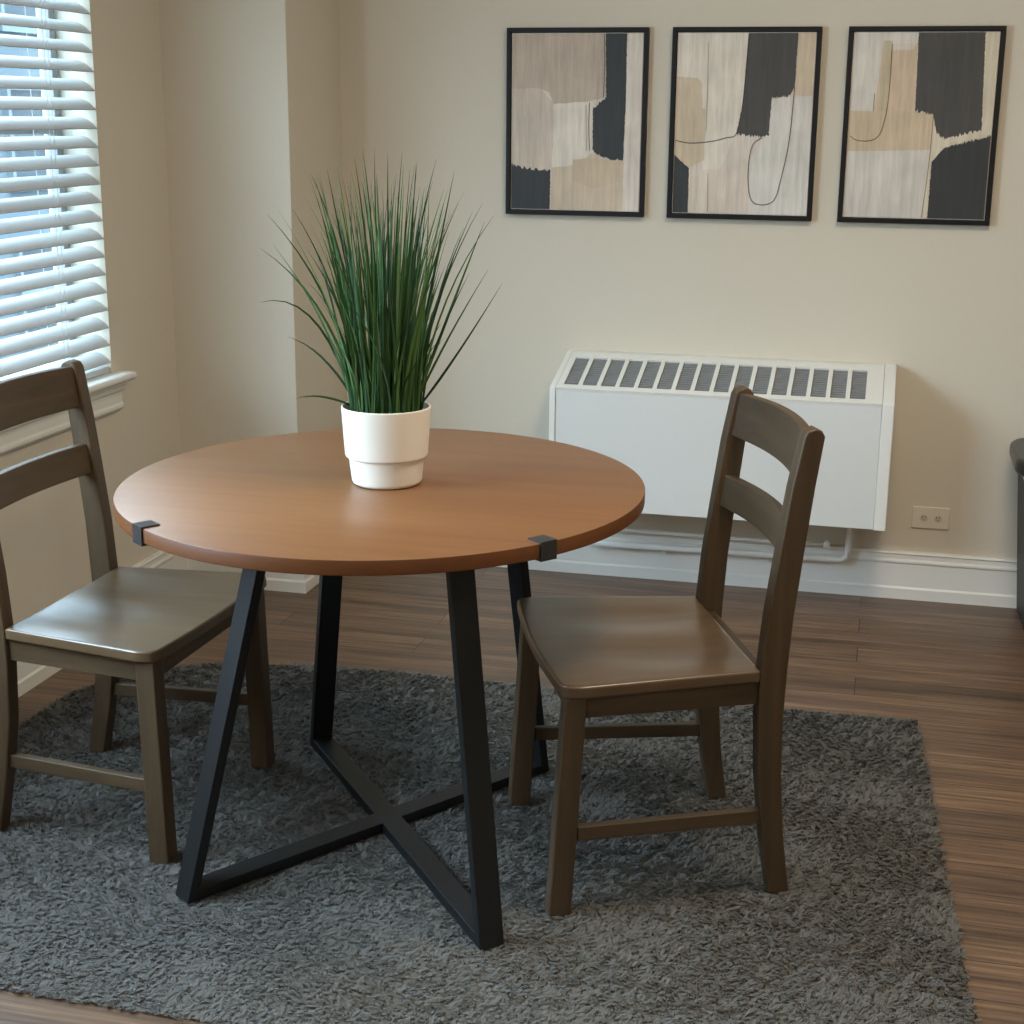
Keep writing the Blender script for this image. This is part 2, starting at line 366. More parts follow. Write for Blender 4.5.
for x in (-.30, -.62):
    ppart(MB().box(x - .006, x + .006, -.058, -.0135, .100, .104), 'pipe_bracket', M['white'])

# outlet
ol = empty('wall_outlet', (.190, 0, .262)); tag(ol, 'ivory two-hole outlet plate on the wall right of the heater', 'outlet')
def opart(mb, name, m, **kw):
    o = mb.build(name, m, None, **kw); o.parent = ol; return o
opart(MB().box(-.056, .056, -.006, 0, -.034, .034), 'cover_plate', M['outlet'], bevel=.0025)
def disc(mb, cx, cz, r, y0, y1, n=20, m=0):
    return mb.prism([(cx + r * math.cos(2 * math.pi * i / n), cz + r * math.sin(2 * math.pi * i / n)) for i in range(n)], lambda u, v, dd: (u, dd, v), y0, y1, m)
for cx in (-.020, .022):
    s = MB(); disc(s, cx, 0, .0115, -.0085, -.005); so = opart(s, 'socket', M['chrome'], bevel=.001)
    q = MB()
    q.box(cx - .006, cx - .004, -.0092, -.008, -.001, .006); q.box(cx + .003, cx + .005, -.0092, -.008, -.001, .006); disc(q, cx - .0005, -.005, .002, -.0092, -.008, 10)
    qo = q.build('socket_slots', M['hole'], so)

# ---------------------------------------------------------------- paintings
PZ0, PZ1, PW, PD = 1.1472, 1.6979, .4312, .025
pcols = {}
def paint(name, rgb):
    key = rgb
    if key in pcols: return pcols[key]
    c = srgb(*rgb); m = bpy.data.materials.new('paint_' + name); m.use_nodes = True; nt = m.node_tree; b = nt.nodes['Principled BSDF']; N = nt.nodes.new; L = nt.links.new
    tc = N('ShaderNodeTexCoord'); mp = N('ShaderNodeMapping'); mp.inputs['Scale'].default_value = (85, 85, 6); L(tc.outputs['Object'], mp.inputs[0])
    n = N('ShaderNodeTexNoise'); n.inputs['Scale'].default_value = 1; n.inputs['Detail'].default_value = 5; n.inputs['Roughness'].default_value = .65; L(mp.outputs[0], n.inputs[0])
    n2 = N('ShaderNodeTexNoise'); n2.inputs['Scale'].default_value = 9; n2.inputs['Detail'].default_value = 2; L(tc.outputs['Object'], n2.inputs[0])
    ad = N('ShaderNodeMix'); ad.data_type = 'FLOAT'; ad.inputs[0].default_value = .4; L(n.outputs[0], ad.inputs[2]); L(n2.outputs[0], ad.inputs[3])
    v = .22 if rgb[0] > 100 else .25
    mx = N('ShaderNodeMix'); mx.data_type = 'RGBA'; mx.inputs[6].default_value = tuple(x * (1 - v * 1.2) for x in c[:3]) + (1,); mx.inputs[7].default_value = tuple(min(1, x * (1 + v)) for x in c[:3]) + (1,)
    mr = N('ShaderNodeMapRange'); mr.inputs['From Min'].default_value = .3; mr.inputs['From Max'].default_value = .7; L(ad.outputs[0], mr.inputs[0]); L(mr.outputs[0], mx.inputs[0]); L(mx.outputs[2], b.inputs['Base Color'])
    b.inputs['Roughness'].default_value = .6
    pcols[key] = m; return m
def jag(poly, av, ah, step=9, edge=None):
    out = []; n = len(poly)
    for i in range(n):
        (xa, ya), (xb, yb) = poly[i], poly[(i + 1) % n]
        L_ = math.hypot(xb - xa, yb - ya); k = max(1, int(L_ / step)); hor = abs(xb - xa) > abs(yb - ya)
        if edge and edge(xa, ya) and edge(xb, yb): k = 1
        for j in range(k):
            t = j / k; x = xa + (xb - xa) * t; y = ya + (yb - ya) * t
            if j:
                if hor: y += random.uniform(-ah, ah)
                else: x += random.uniform(-av, av)
            out.append((x, y))
    return out
def painting(px, corners, patches, lines, label):
    ob = empty('framed_painting', (px + PW / 2, 0, PZ0)); tag(ob, label, 'painting', 'abstract paintings in a row on the back wall')
    H_ = PZ1 - PZ0; hw = PW / 2; fw = .0135
    f = MB()
    for (xa, xb, za, zb) in ((-hw, hw, 0, fw), (-hw, hw, H_ - fw, H_), (-hw, -hw + fw, fw, H_ - fw), (hw - fw, hw, fw, H_ - fw)):
        f.box(xa, xb, -PD, -.001, za, zb)
    f.build('frame', M['bframe'], ob, bevel=.0012)
    (tlx, tly), (trx, try_), (brx, bry), (blx, bly) = corners
    cw, chh = PW - 2 * fw - .003, H_ - 2 * fw - .003
    def uv(x, y):
        for _ in range(1):
            v = (y - (tly + try_) / 2) / ((bly + bry) / 2 - (tly + try_) / 2)
            xl_, xr_ = tlx + (blx - tlx) * v, trx + (brx - trx) * v
            u = (x - xl_) / (xr_ - xl_)
        return (-cw / 2 + min(1, max(0, u)) * cw, fw + .0015 + (1 - min(1, max(0, v))) * chh)
    c = MB(); mats = []
    def mi(m):
        if m not in mats: mats.append(m)
        return mats.index(m)
    c.box(-cw / 2, cw / 2, -.0170, -.0005, fw + .0015, fw + .0015 + chh, mi(paint('base', (214, 202, 188))))
    cw -= .004; chh -= .004; z_off = .002
    def edge(x, y):
        v = (y - (tly + try_) / 2) / ((bly + bry) / 2 - (tly + try_) / 2); xl_, xr_ = tlx + (blx - tlx) * v, trx + (brx - trx) * v; u = (x - xl_) / (xr_ - xl_)
        return u < .03 or u > .97 or v < .02 or v > .98
    y = -.0170
    def snap(x, y):
        v = (y - (tly + try_) / 2) / ((bly + bry) / 2 - (tly + try_) / 2); xl_, xr_ = tlx + (blx - tlx) * v, trx + (brx - trx) * v; u = (x - xl_) / (xr_ - xl_)
        if u < .03: x = xl_ - 3
        if u > .97: x = xr_ + 3
        if v < .02: y = min(tly, try_) - 3
        if v > .98: y = max(bly, bry) + 3
        return x, y
    for k, (rgb, poly, dark) in enumerate(patches):
        q = jag([snap(*p_) for p_ in poly], 2.0 if dark else 1.6, 8 if dark else 2.5, 4 if dark else 14, edge)
        pts = [uv(*p) for p in q]; yy = y - .00025 * (k + 1)
        n = len(pts)
        c.prism([(u, v + z_off) for u, v in pts], lambda u, v, dd: (u, dd, v), -.0169, yy, mi(paint('tone', rgb)))
    for rgb, pl, wd in lines:
        pts = [uv(*p) for p in pl]; sm = []
        for i in range(len(pts) - 1):      # catmull-rom
            p0, p1, p2, p3 = pts[max(i - 1, 0)], pts[i], pts[i + 1], pts[min(i + 2, len(pts) - 1)]
            for s in range(6):
                t = s / 6; sm.append(tuple(.5 * ((2 * p1[d]) + (-p0[d] + p2[d]) * t + (2 * p0[d] - 5 * p1[d] + 4 * p2[d] - p3[d]) * t * t + (-p0[d] + 3 * p1[d] - 3 * p2[d] + p3[d]) * t ** 3) for d in (0, 1)))
        sm.append(pts[-1]); k = len(sm); L_ = []; Rr = []
        for i in range(k):
            dx = sm[min(i + 1, k - 1)][0] - sm[max(i - 1, 0)][0]; dz = sm[min(i + 1, k - 1)][1] - sm[max(i - 1, 0)][1]; q = math.hypot(dx, dz) or 1
            L_.append((sm[i][0] - dz / q * wd, -.0203, sm[i][1] + z_off + dx / q * wd)); Rr.append((sm[i][0] + dz / q * wd, -.0203, sm[i][1] + z_off - dx / q * wd))
        c.add(L_ + Rr, [(i, i + 1, k + i + 1, k + i) for i in range(k - 1)], mi(paint('line', rgb)))
    c.build('canvas', mats, ob)
DK, DK2 = (50, 52, 53), (70, 68, 66)
painting(-1.1545, ((93, 103), (713, 103), (690, 948), (93, 940)), [
    ((204, 188, 172), [(93, 355), (225, 355), (290, 430), (300, 520), (290, 760), (93, 735)], 0),
    ((190, 173, 156), [(93, 103), (528, 103), (528, 405), (430, 425), (290, 435), (272, 382), (222, 360), (93, 362)], 0),
    ((224, 213, 198), [(298, 435), (475, 420), (475, 655), (500, 670), (400, 725), (285, 740)], 0),
    ((207, 188, 163), [(285, 740), (400, 728), (480, 662), (545, 697), (622, 700), (615, 945), (281, 945)], 0),
    ((219, 208, 194), [(636, 103), (713, 103), (690, 948), (617, 948), (622, 695), (633, 400)], 0),
    ((202, 181, 154), [(385, 700), (480, 690), (610, 705), (605, 800), (470, 840), (380, 800)], 0),
    (DK, [(538, 103), (638, 103), (633, 400), (620, 695), (550, 695), (500, 672), (478, 655), (478, 455), (540, 405)], 1),
    (DK, [(93, 728), (160, 745), (278, 755), (275, 943), (93, 943)], 1),
    ], [((60, 55, 50), [(462, 425), (460, 540), (464, 655)], .0010), ((90, 80, 70), [(446, 440), (448, 655)], .0007), ((70, 62, 54), [(531, 105), (533, 250), (529, 400)], .001)],
    'leftmost of three framed abstract paintings, charcoal vertical stroke near its right edge')
painting(-1.1545 + .5021, ((92, 98), (765, 95), (715, 960), (68, 955)), [
    ((222, 211, 196), [(92, 98), (437, 98), (408, 400), (378, 572), (300, 745), (215, 745), (228, 455), (92, 455)], 0),
    ((206, 187, 160), [(95, 300), (185, 305), (210, 330), (212, 450), (228, 455), (222, 700), (140, 742), (70, 672)], 0),
    ((214, 208, 199), [(552, 400), (747, 388), (715, 960), (436, 960), (440, 700), (520, 590)], 0),
    ((207, 188, 162), [(680, 95), (765, 95), (747, 388), (664, 388)], 0),
    ((217, 202, 186), [(150, 748), (440, 745), (436, 960), (145, 960)], 0),
    (DK2, [(440, 98), (681, 95), (662, 345), (640, 388), (552, 398), (537, 580), (460, 582), (380, 570), (412, 420)], 1),
    (DK, [(68, 675), (148, 740), (142, 957), (60, 957)], 0),
    ], [((60, 48, 40), [(80, 605), (150, 618), (250, 610), (330, 590), (380, 568), (412, 420), (440, 100)], .0010),
        ((60, 48, 40), [(505, 588), (462, 620), (442, 700), (438, 800), (450, 880), (480, 908), (530, 908), (570, 875), (600, 770), (636, 600), (662, 350)], .0010),
        ((150, 135, 118), [(240, 140), (238, 350), (232, 560)], .0007), ((150, 135, 118), [(242, 760), (240, 950)], .0007)],
    'middle of three framed abstract paintings, thin black loop drawn at its lower centre')
painting(-.1464, ((108, 98), (788, 95), (735, 970), (58, 968)), [
    ((214, 206, 196), [(100, 98), (410, 98), (400, 150), (245, 140), (200, 460), (90, 460)], 0),
    ((208, 184, 158), [(285, 178), (385, 175), (408, 140), (398, 462), (205, 462), (245, 140), (285, 140)], 0),
    ((196, 180, 152), [(248, 135), (288, 135), (262, 462), (224, 462)], 0),
    ((204, 184, 156), [(90, 462), (400, 462), (487, 475), (478, 645), (300, 665), (78, 655)], 0),
    ((211, 203, 193), [(78, 655), (478, 642), (462, 970), (58, 968)], 0),
    ((214, 201, 178), [(487, 475), (560, 560), (690, 545), (722, 95), (788, 95), (760, 575), (640, 600), (540, 640), (478, 720), (466, 970), (438, 970), (462, 800)], 0),
    (DK2, [(412, 98), (722, 95), (715, 545), (640, 562), (545, 592), (502, 560), (486, 475), (400, 456)], 1),
    (DK, [(757, 570), (735, 970), (466, 970), (482, 700), (540, 632), (650, 603)], 1),
    ], [((90, 62, 42), [(287, 150), (272, 400), (250, 520), (225, 580), (180, 603), (120, 600), (88, 580)], .0009), ((110, 95, 80), [(205, 380), (200, 460)], .0008),
        ((120, 105, 90), [(487, 480), (470, 700), (438, 965)], .0008)],
    'rightmost of three framed abstract paintings, large charcoal blocks filling its right half')

# ---------------------------------------------------------------- table
TX, TY, TR = -.9101, -1.9537, .5018
tb = empty('dining_table', (TX, TY, .006)); tag(tb, 'round honey-brown wooden dining table on black crossed metal legs in the rug centre', 'table')
def tpart(mb, name, m, parent=None, **kw):
    o = mb.build(name, m, None, **kw)
    o.parent = parent or tb
    o.matrix_parent_inverse = Matrix.Translation(-Vector(tb.location)); return o
TZ = .759; TO = 1.048     # the top is very slightly longer front to back
top = MB()
top.lathe([(TR - .003, TZ - .027), (TR - .0008, TZ - .0262), (TR, TZ - .025), (TR, TZ - .002), (TR - .0006, TZ - .0006), (TR - .002, TZ)], (0, 0, 0), 160)
top.v = [Vector((TX + v.x, TY + v.y * TO, v.z)) for v in top.v]
n = 160
for i, f in enumerate(top.f):
    if i < n * 4: top.m[i] = 1
tpart(top, 'tabletop', [M['table'], M['tedge']], smooth=False)
tob = bpy.data.objects['tabletop']; tob.data.polygons.foreach_set('use_smooth', [len(p.vertices) == 4 for p in tob.data.polygons]); tob.data.set_sharp_from_angle(angle=math.radians(25))
feet = dict(FL=(-1.210, -2.296), FR=(-.597, -2.312), BL=(-1.222, -1.535), BR=(-.680, -1.538))
W_, T_, zb = .048, .022, .006
LZ = TZ - .027
for (p, q) in (('FL', 'BR'), ('FR', 'BL')):
    A, B = Vector((*feet[p], 0)), Vector((*feet[q], 0)); dr = (B - A).normalized(); pr = Vector((-dr.y, dr.x, 0))
    ztop = zb + T_ + (.0004 if p == 'FR' else 0)
    m_ = MB(); m_.hexa([A - pr * W_ / 2 + dr * T_ + Vector((0, 0, zb)), B - pr * W_ / 2 - dr * T_ + Vector((0, 0, zb)), B + pr * W_ / 2 - dr * T_ + Vector((0, 0, zb)), A + pr * W_ / 2 + dr * T_ + Vector((0, 0, zb))],
                       [A - pr * W_ / 2 + dr * T_ + Vector((0, 0, ztop)), B - pr * W_ / 2 - dr * T_ + Vector((0, 0, ztop)), B + pr * W_ / 2 - dr * T_ + Vector((0, 0, ztop)), A + pr * W_ / 2 + dr * T_ + Vector((0, 0, ztop))])
    tpart(m_, 'floor_bar', M['metal'], bevel=.0018)
    tops = []
    for key, S, sg, sh in ((p, A, 1, {'FL': .20, 'FR': .145}[p]), (q, B, -1, {'BR': .10, 'BL': .17}[q])):
        b0 = S + Vector((0, 0, zb)); e = S + dr * sg * sh + Vector((0, 0, LZ - .020)); tops.append(e)
        lg = MB()
        r = lambda c: [c - pr * W_ / 2, c + pr * W_ / 2, c + pr * W_ / 2 + dr * sg * T_, c - pr * W_ / 2 + dr * sg * T_]
        lg.hexa(r(b0), r(e)); tpart(lg, 'leg', M['metal'], bevel=.0018)
    m_ = MB()
    e0, e1 = tops
    m_.hexa(*[[e0 - pr * W_ / 2 + Vector((0, 0, h)), e1 - pr * W_ / 2 + Vector((0, 0, h)), e1 + pr * W_ / 2 + Vector((0, 0, h)), e0 + pr * W_ / 2 + Vector((0, 0, h))] for h in (0, .0198 if p == 'FL' else .0194)])
    tpart(m_, 'support_bar', M['metal'], bevel=.0015)
# clips around the rim
for ang in (-127.3, -38.0):
    t = math.radians(ang); er = Vector((math.cos(t), math.sin(t), 0)); et = Vector((-er.y, er.x, 0)); Cc = Vector((TX, TY + TR * (TO - 1) * math.sin(t), 0))
    cw = .034; cl = MB(); P_ = [(TR - .030, TZ - .031), (TR + .0035, TZ - .031), (TR + .0035, TZ + .003), (TR - .032, TZ + .003), (TR - .032, TZ + .0004), (TR + .0004, TZ + .0004), (TR + .0004, TZ - .0275), (TR - .030, TZ - .0275)]
    cl.prism(P_, lambda u, v, dd: Cc + er * u + et * dd + Vector((0, 0, v)), -cw / 2, cw / 2)
    tpart(cl, 'edge_clip', M['clip'])

# ---------------------------------------------------------------- chairs
def make_chair(wf, wb, D, SZ, BZ, fo, fb, lean, bow_):
    rt = empty('dining_chair')
    FX, BX = D / 2, -D / 2
    hf, hb = wf / 2, wb / 2
    for s in (1, -1):           # front legs
        p0 = (FX + fo, s * (hf - .020), .0); p1 = (FX - .012, s * (hf - .022), SZ - .024)
        MB().bar(p0, p1, (1, 0, 0), .043, .042, .041, .041, flat=True).build('leg', M['wood_z'], rt, bevel=.004)
    # rear legs run up into the back posts: side profile
    ctr = [(BX - fb, 0, .040), (BX - fb * .5, .12, .043), (BX - .006, .25, .047), (BX - .002, .37, .050), (BX - .004, SZ, .052), (BX - lean * .2, .56, .050), (BX - lean * .45, .68, .047), (BX - lean * .72, .80, .044), (BX - lean, BZ - .012, .039)]
    fr_ = [(x + t / 2, z) for x, z, t in ctr]; rr_ = [(x - t / 2, z) for x, z, t in ctr]
    prof_ = fr_ + [(fr_[-1][0] - .006, BZ - .001), (ctr[-1][0] - .003, BZ + .003), (rr_[-1][0] + .006, BZ - .002)] + rr_[::-1]
    for s in (1, -1):
        y0 = s * hb; y1 = s * (hb - .036)
        MB().prism(prof_, lambda u, v, dd: (u, dd, v), min(y0, y1), max(y0, y1)).build('leg', M['wood_z'], rt, bevel=.0045, seg=3)
    # seat: saddle shaped board
    nx, ny = 40, 44; XB, XF = BX + .022, FX + .030; vs = []; fs = []
    def sh(a, b):      # a 0..1 back->front, b -1..1
        hw = (hb - .000) + (hf + .010 - hb) * min(1, a * 1.15)
        # rounded corners at the front
        x = XB + (XF - XB) * a; r = .035
        y = b * hw
        x -= .012 * b * b * a ** 3
        if a > .86:
            q = (a - .86) / .14; hw2 = hw - .022 * (1 - math.sqrt(max(0, 1 - q * q))); y = b * hw2
        dip = .0
        for cy in (-.10, .10):
            dip += .0065 * math.exp(-(((x + .02) / .12) ** 2 + ((y - cy) / .075) ** 2) ** 1.3)
        return x, y, dip
    for lay, zz in ((0, SZ), (1, SZ - .024)):
        for i in range(nx + 1):
            for j in range(ny + 1):
                x, y, dp = sh(i / nx, -1 + 2 * j / ny); vs.append((x, y, zz - (dp if lay == 0 else 0)))
    q = (nx + 1) * (ny + 1); idx = lambda l, i, j: l * q + i * (ny + 1) + j
    for i in range(nx):
        for j in range(ny):
            fs.append((idx(0, i, j), idx(0, i + 1, j), idx(0, i + 1, j + 1), idx(0, i, j + 1))); fs.append((idx(1, i, j + 1), idx(1, i + 1, j + 1), idx(1, i + 1, j), idx(1, i, j)))
    for i in range(nx):
        for j in (0, ny): fs.append((idx(0, i, j), idx(0, i + 1, j), idx(1, i + 1, j), idx(1, i, j)))
    for j in range(ny):
        for i in (0, nx): fs.append((idx(0, i, j), idx(0, i, j + 1), idx(1, i, j + 1), idx(1, i, j)))
    mesh_obj('seat', vs, fs, M['seatwood'], rt, bevel=.005, seg=3)
    # back strip of the seat between the posts
    az0, az1 = SZ - .070, SZ - .0245
    for s in (1, -1):
        MB().bar((BX + .020, s * (hb - .020), (az0 + az1) / 2), (FX - .032, s * (hf - .024), (az0 + az1) / 2), (0, 0, 1), az1 - az0, .020).build('apron', M['wood_x'], rt, bevel=.002)
        MB().bar((BX - .006, s * (hb - .018), .160), (FX - .021, s * (hf - .0205), .160), (0, 0, 1), .028, .018).build('stretcher', M['wood_x'], rt, bevel=.002)
    MB().box(FX - .022, FX - .002, -hf + .043, hf - .043, az0, az1).build('apron', M['wood_y'], rt, bevel=.002)
    MB().box(BX - .012, BX + .008, -hb + .0365, hb - .0365, az0, az1).build('apron', M['wood_y'], rt, bevel=.002)
    # back slats, bowed backwards
    def cx(z):
        for (xa, za, ta), (xb, zb_, tb_) in zip(ctr[:-1], ctr[1:]):
            if za <= z <= zb_: return xa + (xb - xa) * (z - za) / (zb_ - za)
        return ctr[-1][0]
    for z0, z1, arch in ((BZ - .097, BZ - .009, .004), (BZ - .245, BZ - .178, .0)):
        k = 20; V = []; Fq = []
        for i in range(k + 1):
            t = -1 + 2 * i / k; y = t * (hb - .034); bow = -bow_ * (1 - t * t); up = arch * (1 - t * t)
            for zz in (z0, z1):
                for off in (.012, -.007):
                    V.append((cx(zz) + off + bow, y, zz + (up if zz == z1 else 0)))
        for i in range(k):
            o0, o1 = i * 4, i * 4 + 4
            Fq += [(o0, o1, o1 + 2, o0 + 2), (o0 + 1, o0 + 3, o1 + 3, o1 + 1), (o0 + 2, o1 + 2, o1 + 3, o0 + 3), (o0, o0 + 1, o1 + 1, o1)]
        Fq += [(0, 2, 3, 1), (k * 4, k * 4 + 1, k * 4 + 3, k * 4 + 2)]
        mesh_obj('back_slat', V, Fq, M['wood_y'], rt, bevel=.003)
    return rt
ch = make_chair(.509, .4523, .3844, .459, .908, .012, .038, .055, .024)
ch.location = (-.4135, -1.8578, .004); ch.rotation_euler = (0, 0, 3.5355)
tag(ch, 'grey-brown wooden dining chair right of the round table, in front of the heater', 'chair', 'dining chairs at the round table')
c2 = make_chair(.513, .448, .356, .450, .915, -.002, .046, .052, .016); c2.location = (-1.4842, -1.9146, .004); c2.rotation_euler = (0, 0, -.0273)
tag(c2, 'grey-brown wooden dining chair left of the round table, beside the window', 'chair', 'dining chairs at the round table')

# ---------------------------------------------------------------- potted grass
PX, PY = -.905, -1.952
pl = empty('potted_grass', (PX, PY, TZ + .0004)); tag(pl, 'tall spiky green grass plant in a stepped white pot on the table', 'plant')
PH = .151
MB().lathe([(.001, 0), (.061, 0), (.0655, .003), (.0675, .008), (.0725, .0535), (.0775, .054), (.0795, .0585), (.0855, PH - .003), (.0850, PH), (.0815, PH), (.0808, PH - .004), (.078, PH - .022), (.001, PH - .0225)], (0, 0, 0), 96).build('pot', M['ceramic'], pl, bevel=.0012)
MB().lathe([(.001, PH - .022), (.0775, PH - .022), (.0780, PH - .016), (.06, PH - .010), (.001, PH - .008)], (0, 0, 0), 48).build('soil', M['soil'], pl, smooth=True)
GR = [mat('grass_green_%s' % nme, c, .5, spec=.25) for nme, c in (('deep', (.014, .042, .011)), ('mid', (.032, .085, .021)), ('fresh', (.065, .145, .038)), ('pale', (.12, .20, .085)))]
gb = MB(); rg = random.Random(5)
cr_ = Vector((.9711, .2386, 0)).normalized()     # towards the right of the room as seen from the entrance
cf_ = Vector((-.2386, .9711, 0)).normalized()
def blade(p0, p1, p2, w, m):
    p0, p1, p2 = Vector(p0), Vector(p1), Vector(p2); k = 9; V = []
    for i in range(k + 1):
        t = i / k; p = p0 * (1 - t) ** 2 + p1 * 2 * t * (1 - t) + p2 * t * t
        d = ((p1 - p0) * (1 - t) + (p2 - p1) * t).normalized()
        s_ = d.cross(fn).normalized(); ww = w * (1 - t ** 1.8) * (.75 + .5 * min(1, t * 3)) + .0003
        nn = s_.cross(d)
        V += [p - s_ * ww / 2, p + nn * ww * .22, p + s_ * ww / 2]
    gb.add(V, [(3 * i + a, 3 * i + a + 1, 3 * i + a + 4, 3 * i + a + 3) for i in range(k) for a in (0, 1)], m)
z0 = PH - .012
for i in range(215):
    az = rg.uniform(0, 2 * math.pi); br = .068 * math.sqrt(rg.random()); base = Vector((br * math.cos(az), br * math.sin(az), z0))
    az2 = az + rg.gauss(0, .5); L_ = rg.choice((rg.uniform(.20, .33), rg.uniform(.28, .44), rg.uniform(.34, .47)))
    lean = min(.21, abs(rg.gauss(0, .045)) + br * rg.uniform(.3, 1.4)) * L_ / .4
    dv = Vector((math.cos(az2), math.sin(az2), 0))
    tip = base + dv * lean + Vector((0, 0, math.sqrt(max(.01, L_ * L_ - lean * lean))))
    midp = base + dv * lean * .22 + Vector((0, 0, (tip.z - base.z) * .55)) + Vector((rg.gauss(0, .008), rg.gauss(0, .008), 0))
    fa = rg.uniform(-1.1, 1.1); fn = (-cf_ * math.cos(fa) + cr_ * math.sin(fa))
    blade(base, midp, tip, rg.uniform(.0034, .0060), rg.choices((0, 1, 2, 3), (4, 5, 3, .8))[0])
for i in range(90):      # short inner leaves at the base
    az = rg.uniform(0, 2 * math.pi); br = .070 * math.sqrt(rg.random()); base = Vector((br * math.cos(az), br * math.sin(az), z0))
    dv = Vector((math.cos(az + rg.gauss(0, .8)), math.sin(az), 0)); L_ = rg.uniform(.09, .22)
    fn = -cf_ + cr_ * rg.uniform(-.8, .8)
    blade(base, base + dv * .008 + Vector((0, 0, L_ * .6)), base + dv * rg.uniform(.01, .06) + Vector((0, 0, L_)), rg.uniform(.003, .0055), rg.choices((0, 1, 2, 3), (3, 5, 4, 1))[0])
# long arching outer leaves: (base side, sideways reach, height, control sideways, control height)
SC = 1 / 533.
for bx, tx_, ty_, mx_, my_, wd in ((-.055, 272, 222, 345, 300, .005), (-.05, 264, 254, 335, 300, .005), (-.06, 260, 307, 322, 290, .0045), (-.05, 284, 343, 325, 352, .0045), (-.055, 293, 401, 318, 392, .004),
        (.055, 502.6, 285, 450, 370, .0045), (.05, 488, 275, 440, 350, .004), (.05, 484, 230, 455, 300, .005), (.045, 472, 220, 425, 320, .0045), (.04, 455, 181, 436, 270, .005), (.02, 438, 170, 408, 270, .0045),
        (-.005, 365, 162, 378, 260, .005), (.0, 377, 162, 376, 260, .0045), (.01, 389, 166, 388, 260, .005), (.01, 404, 164, 394, 260, .0045), (-.03, 313.5, 184, 348, 250, .005), (-.04, 298, 217, 345, 290, .0045),
        (-.02, 330, 179, 345, 260, .005), (-.01, 358, 170, 370, 250, .005), (.02, 418, 175, 412, 260, .0045), (.03, 428, 205, 418, 300, .0045), (.04, 460, 245, 432, 320, .0045), (-.045, 310, 255, 350, 310, .004), (.05, 470, 275, 440, 330, .004), (-.05, 305, 290, 345, 320, .004)):
    hz = lambda y: PH + (407 - y) / 516.
    dp = rg.uniform(-.03, .03)
    fn = -cf_
    tz = hz(ty_)
    blade(cr_ * bx + cf_ * rg.uniform(-.03, .03) + Vector((0, 0, z0)), cr_ * ((mx_ - 385) * SC) + cf_ * dp + Vector((0, 0, hz(my_))), cr_ * ((tx_ - 385) * SC) + cf_ * dp * 2 + Vector((0, 0, tz)), wd, rg.choice((0, 0, 1)))
gb.build('grass_blades', GR, pl, smooth=True)

# ---------------------------------------------------------------- cabinet at the right edge
cb = empty('cabinet', (.9, -.20, 0)); tag(cb, 'dark charcoal cabinet with rounded top cut off by the right edge of the view', 'cabinet')
def cpart(mb, name, m, **kw):
    o = mb.build(name, m, None, **kw); o.parent = cb; o.matrix_parent_inverse = Matrix.Translation(-Vector(cb.location)); return o
def rrect(x0, x1, y0, y1, r, n=8):
    out = []
    for cx, cy, s in ((x1 - r, y1 - r, 0), (x0 + r, y1 - r, 1), (x0 + r, y0 + r, 2), (x1 - r, y0 + r, 3)):
        for i in range(n + 1):
            t = (s + i / n) * math.pi / 2; out.append((cx + r * math.cos(t), cy + r * math.sin(t)))
    return out
body = MB(); n_ = 4
body.hexa([(.470, -.36, .0), (1.30, -.36, .0), (1.30, -.03, .0), (.462, -.03, .0)], [(.432, -.36, .470), (1.32, -.36, .470), (1.32, -.03, .470), (.424, -.03, .470)])
cpart(body, 'body', M['cabinet'], bevel=.004)
cpart(MB().prism(rrect(.418, 1.335, -.385, -.022, .05), lambda u, v, dd: (u, v, dd), .4703, .486), 'edging', M['white'], bevel=.002)
cpart(MB().prism(rrect(.392, 1.36, -.41, -.003, .10, 14), lambda u, v, dd: (u, v, dd), .4863, .535), 'cabinet_top', M['cabtop'], bevel=.016, seg=4)
for x in (.50, .905):
    dr_ = cpart(MB().box(x, x + .385, -.374, -.3605, .05, .43), 'door', M['cabinet'], bevel=.003)
    hh = MB().tube([(x + (.35 if x < .6 else .035), -.385, .20), (x + (.35 if x < .6 else .035), -.385, .30)], .005, 8).build('handle', M['chrome'], dr_)

# ---------------------------------------------------------------- shag rug
ring = [(.157, -1.020), (.185, -1.50), (.215, -2.04), (.238, -2.35), (.252, -2.655), (-.40, -2.66), (-.92, -2.645), (-1.377, -2.645), (-1.98, -2.66),
        (-1.985, -2.2), (-1.975, -1.75), (-1.955, -1.40), (-1.90, -1.27), (-1.80, -1.17), (-1.705, -1.105), (-1.456, -1.052), (-1.187, -1.030), (-.74, -1.045), (-.30, -1.03)]
cen = Vector((-.87, -1.85))
rug_v = []; rug_f = []
base = [(cen.x + (x - cen.x) * .995, cen.y + (y - cen.y) * .995) for x, y in ring]
n = len(base)
rv = [(x, y, .0005) for x, y in base] + [(x, y, .0020) for x, y in base]
rf = [tuple(range(n - 1, -1, -1)), tuple(range(n, 2 * n))] + [(i, (i + 1) % n, n + (i + 1) % n, n + i) for i in range(n)]
rs = np.random.RandomState(3)
NT = 400000
px_ = rs.uniform(-2.0, .27, NT * 2); py_ = rs.uniform(-2.67, -1.01, NT * 2)
ins = np.zeros(len(px_), bool)
P = np.array(ring); j = len(P) - 1
for i in range(len(P)):
    cond = ((P[i, 1] > py_) != (P[j, 1] > py_)) & (px_ < (P[j, 0] - P[i, 0]) * (py_ - P[i, 1]) / (P[j, 1] - P[i, 1] + 1e-12) + P[i, 0]); ins ^= cond; j = i
px_, py_ = px_[ins][:NT], py_[ins][:NT]; k = len(px_)
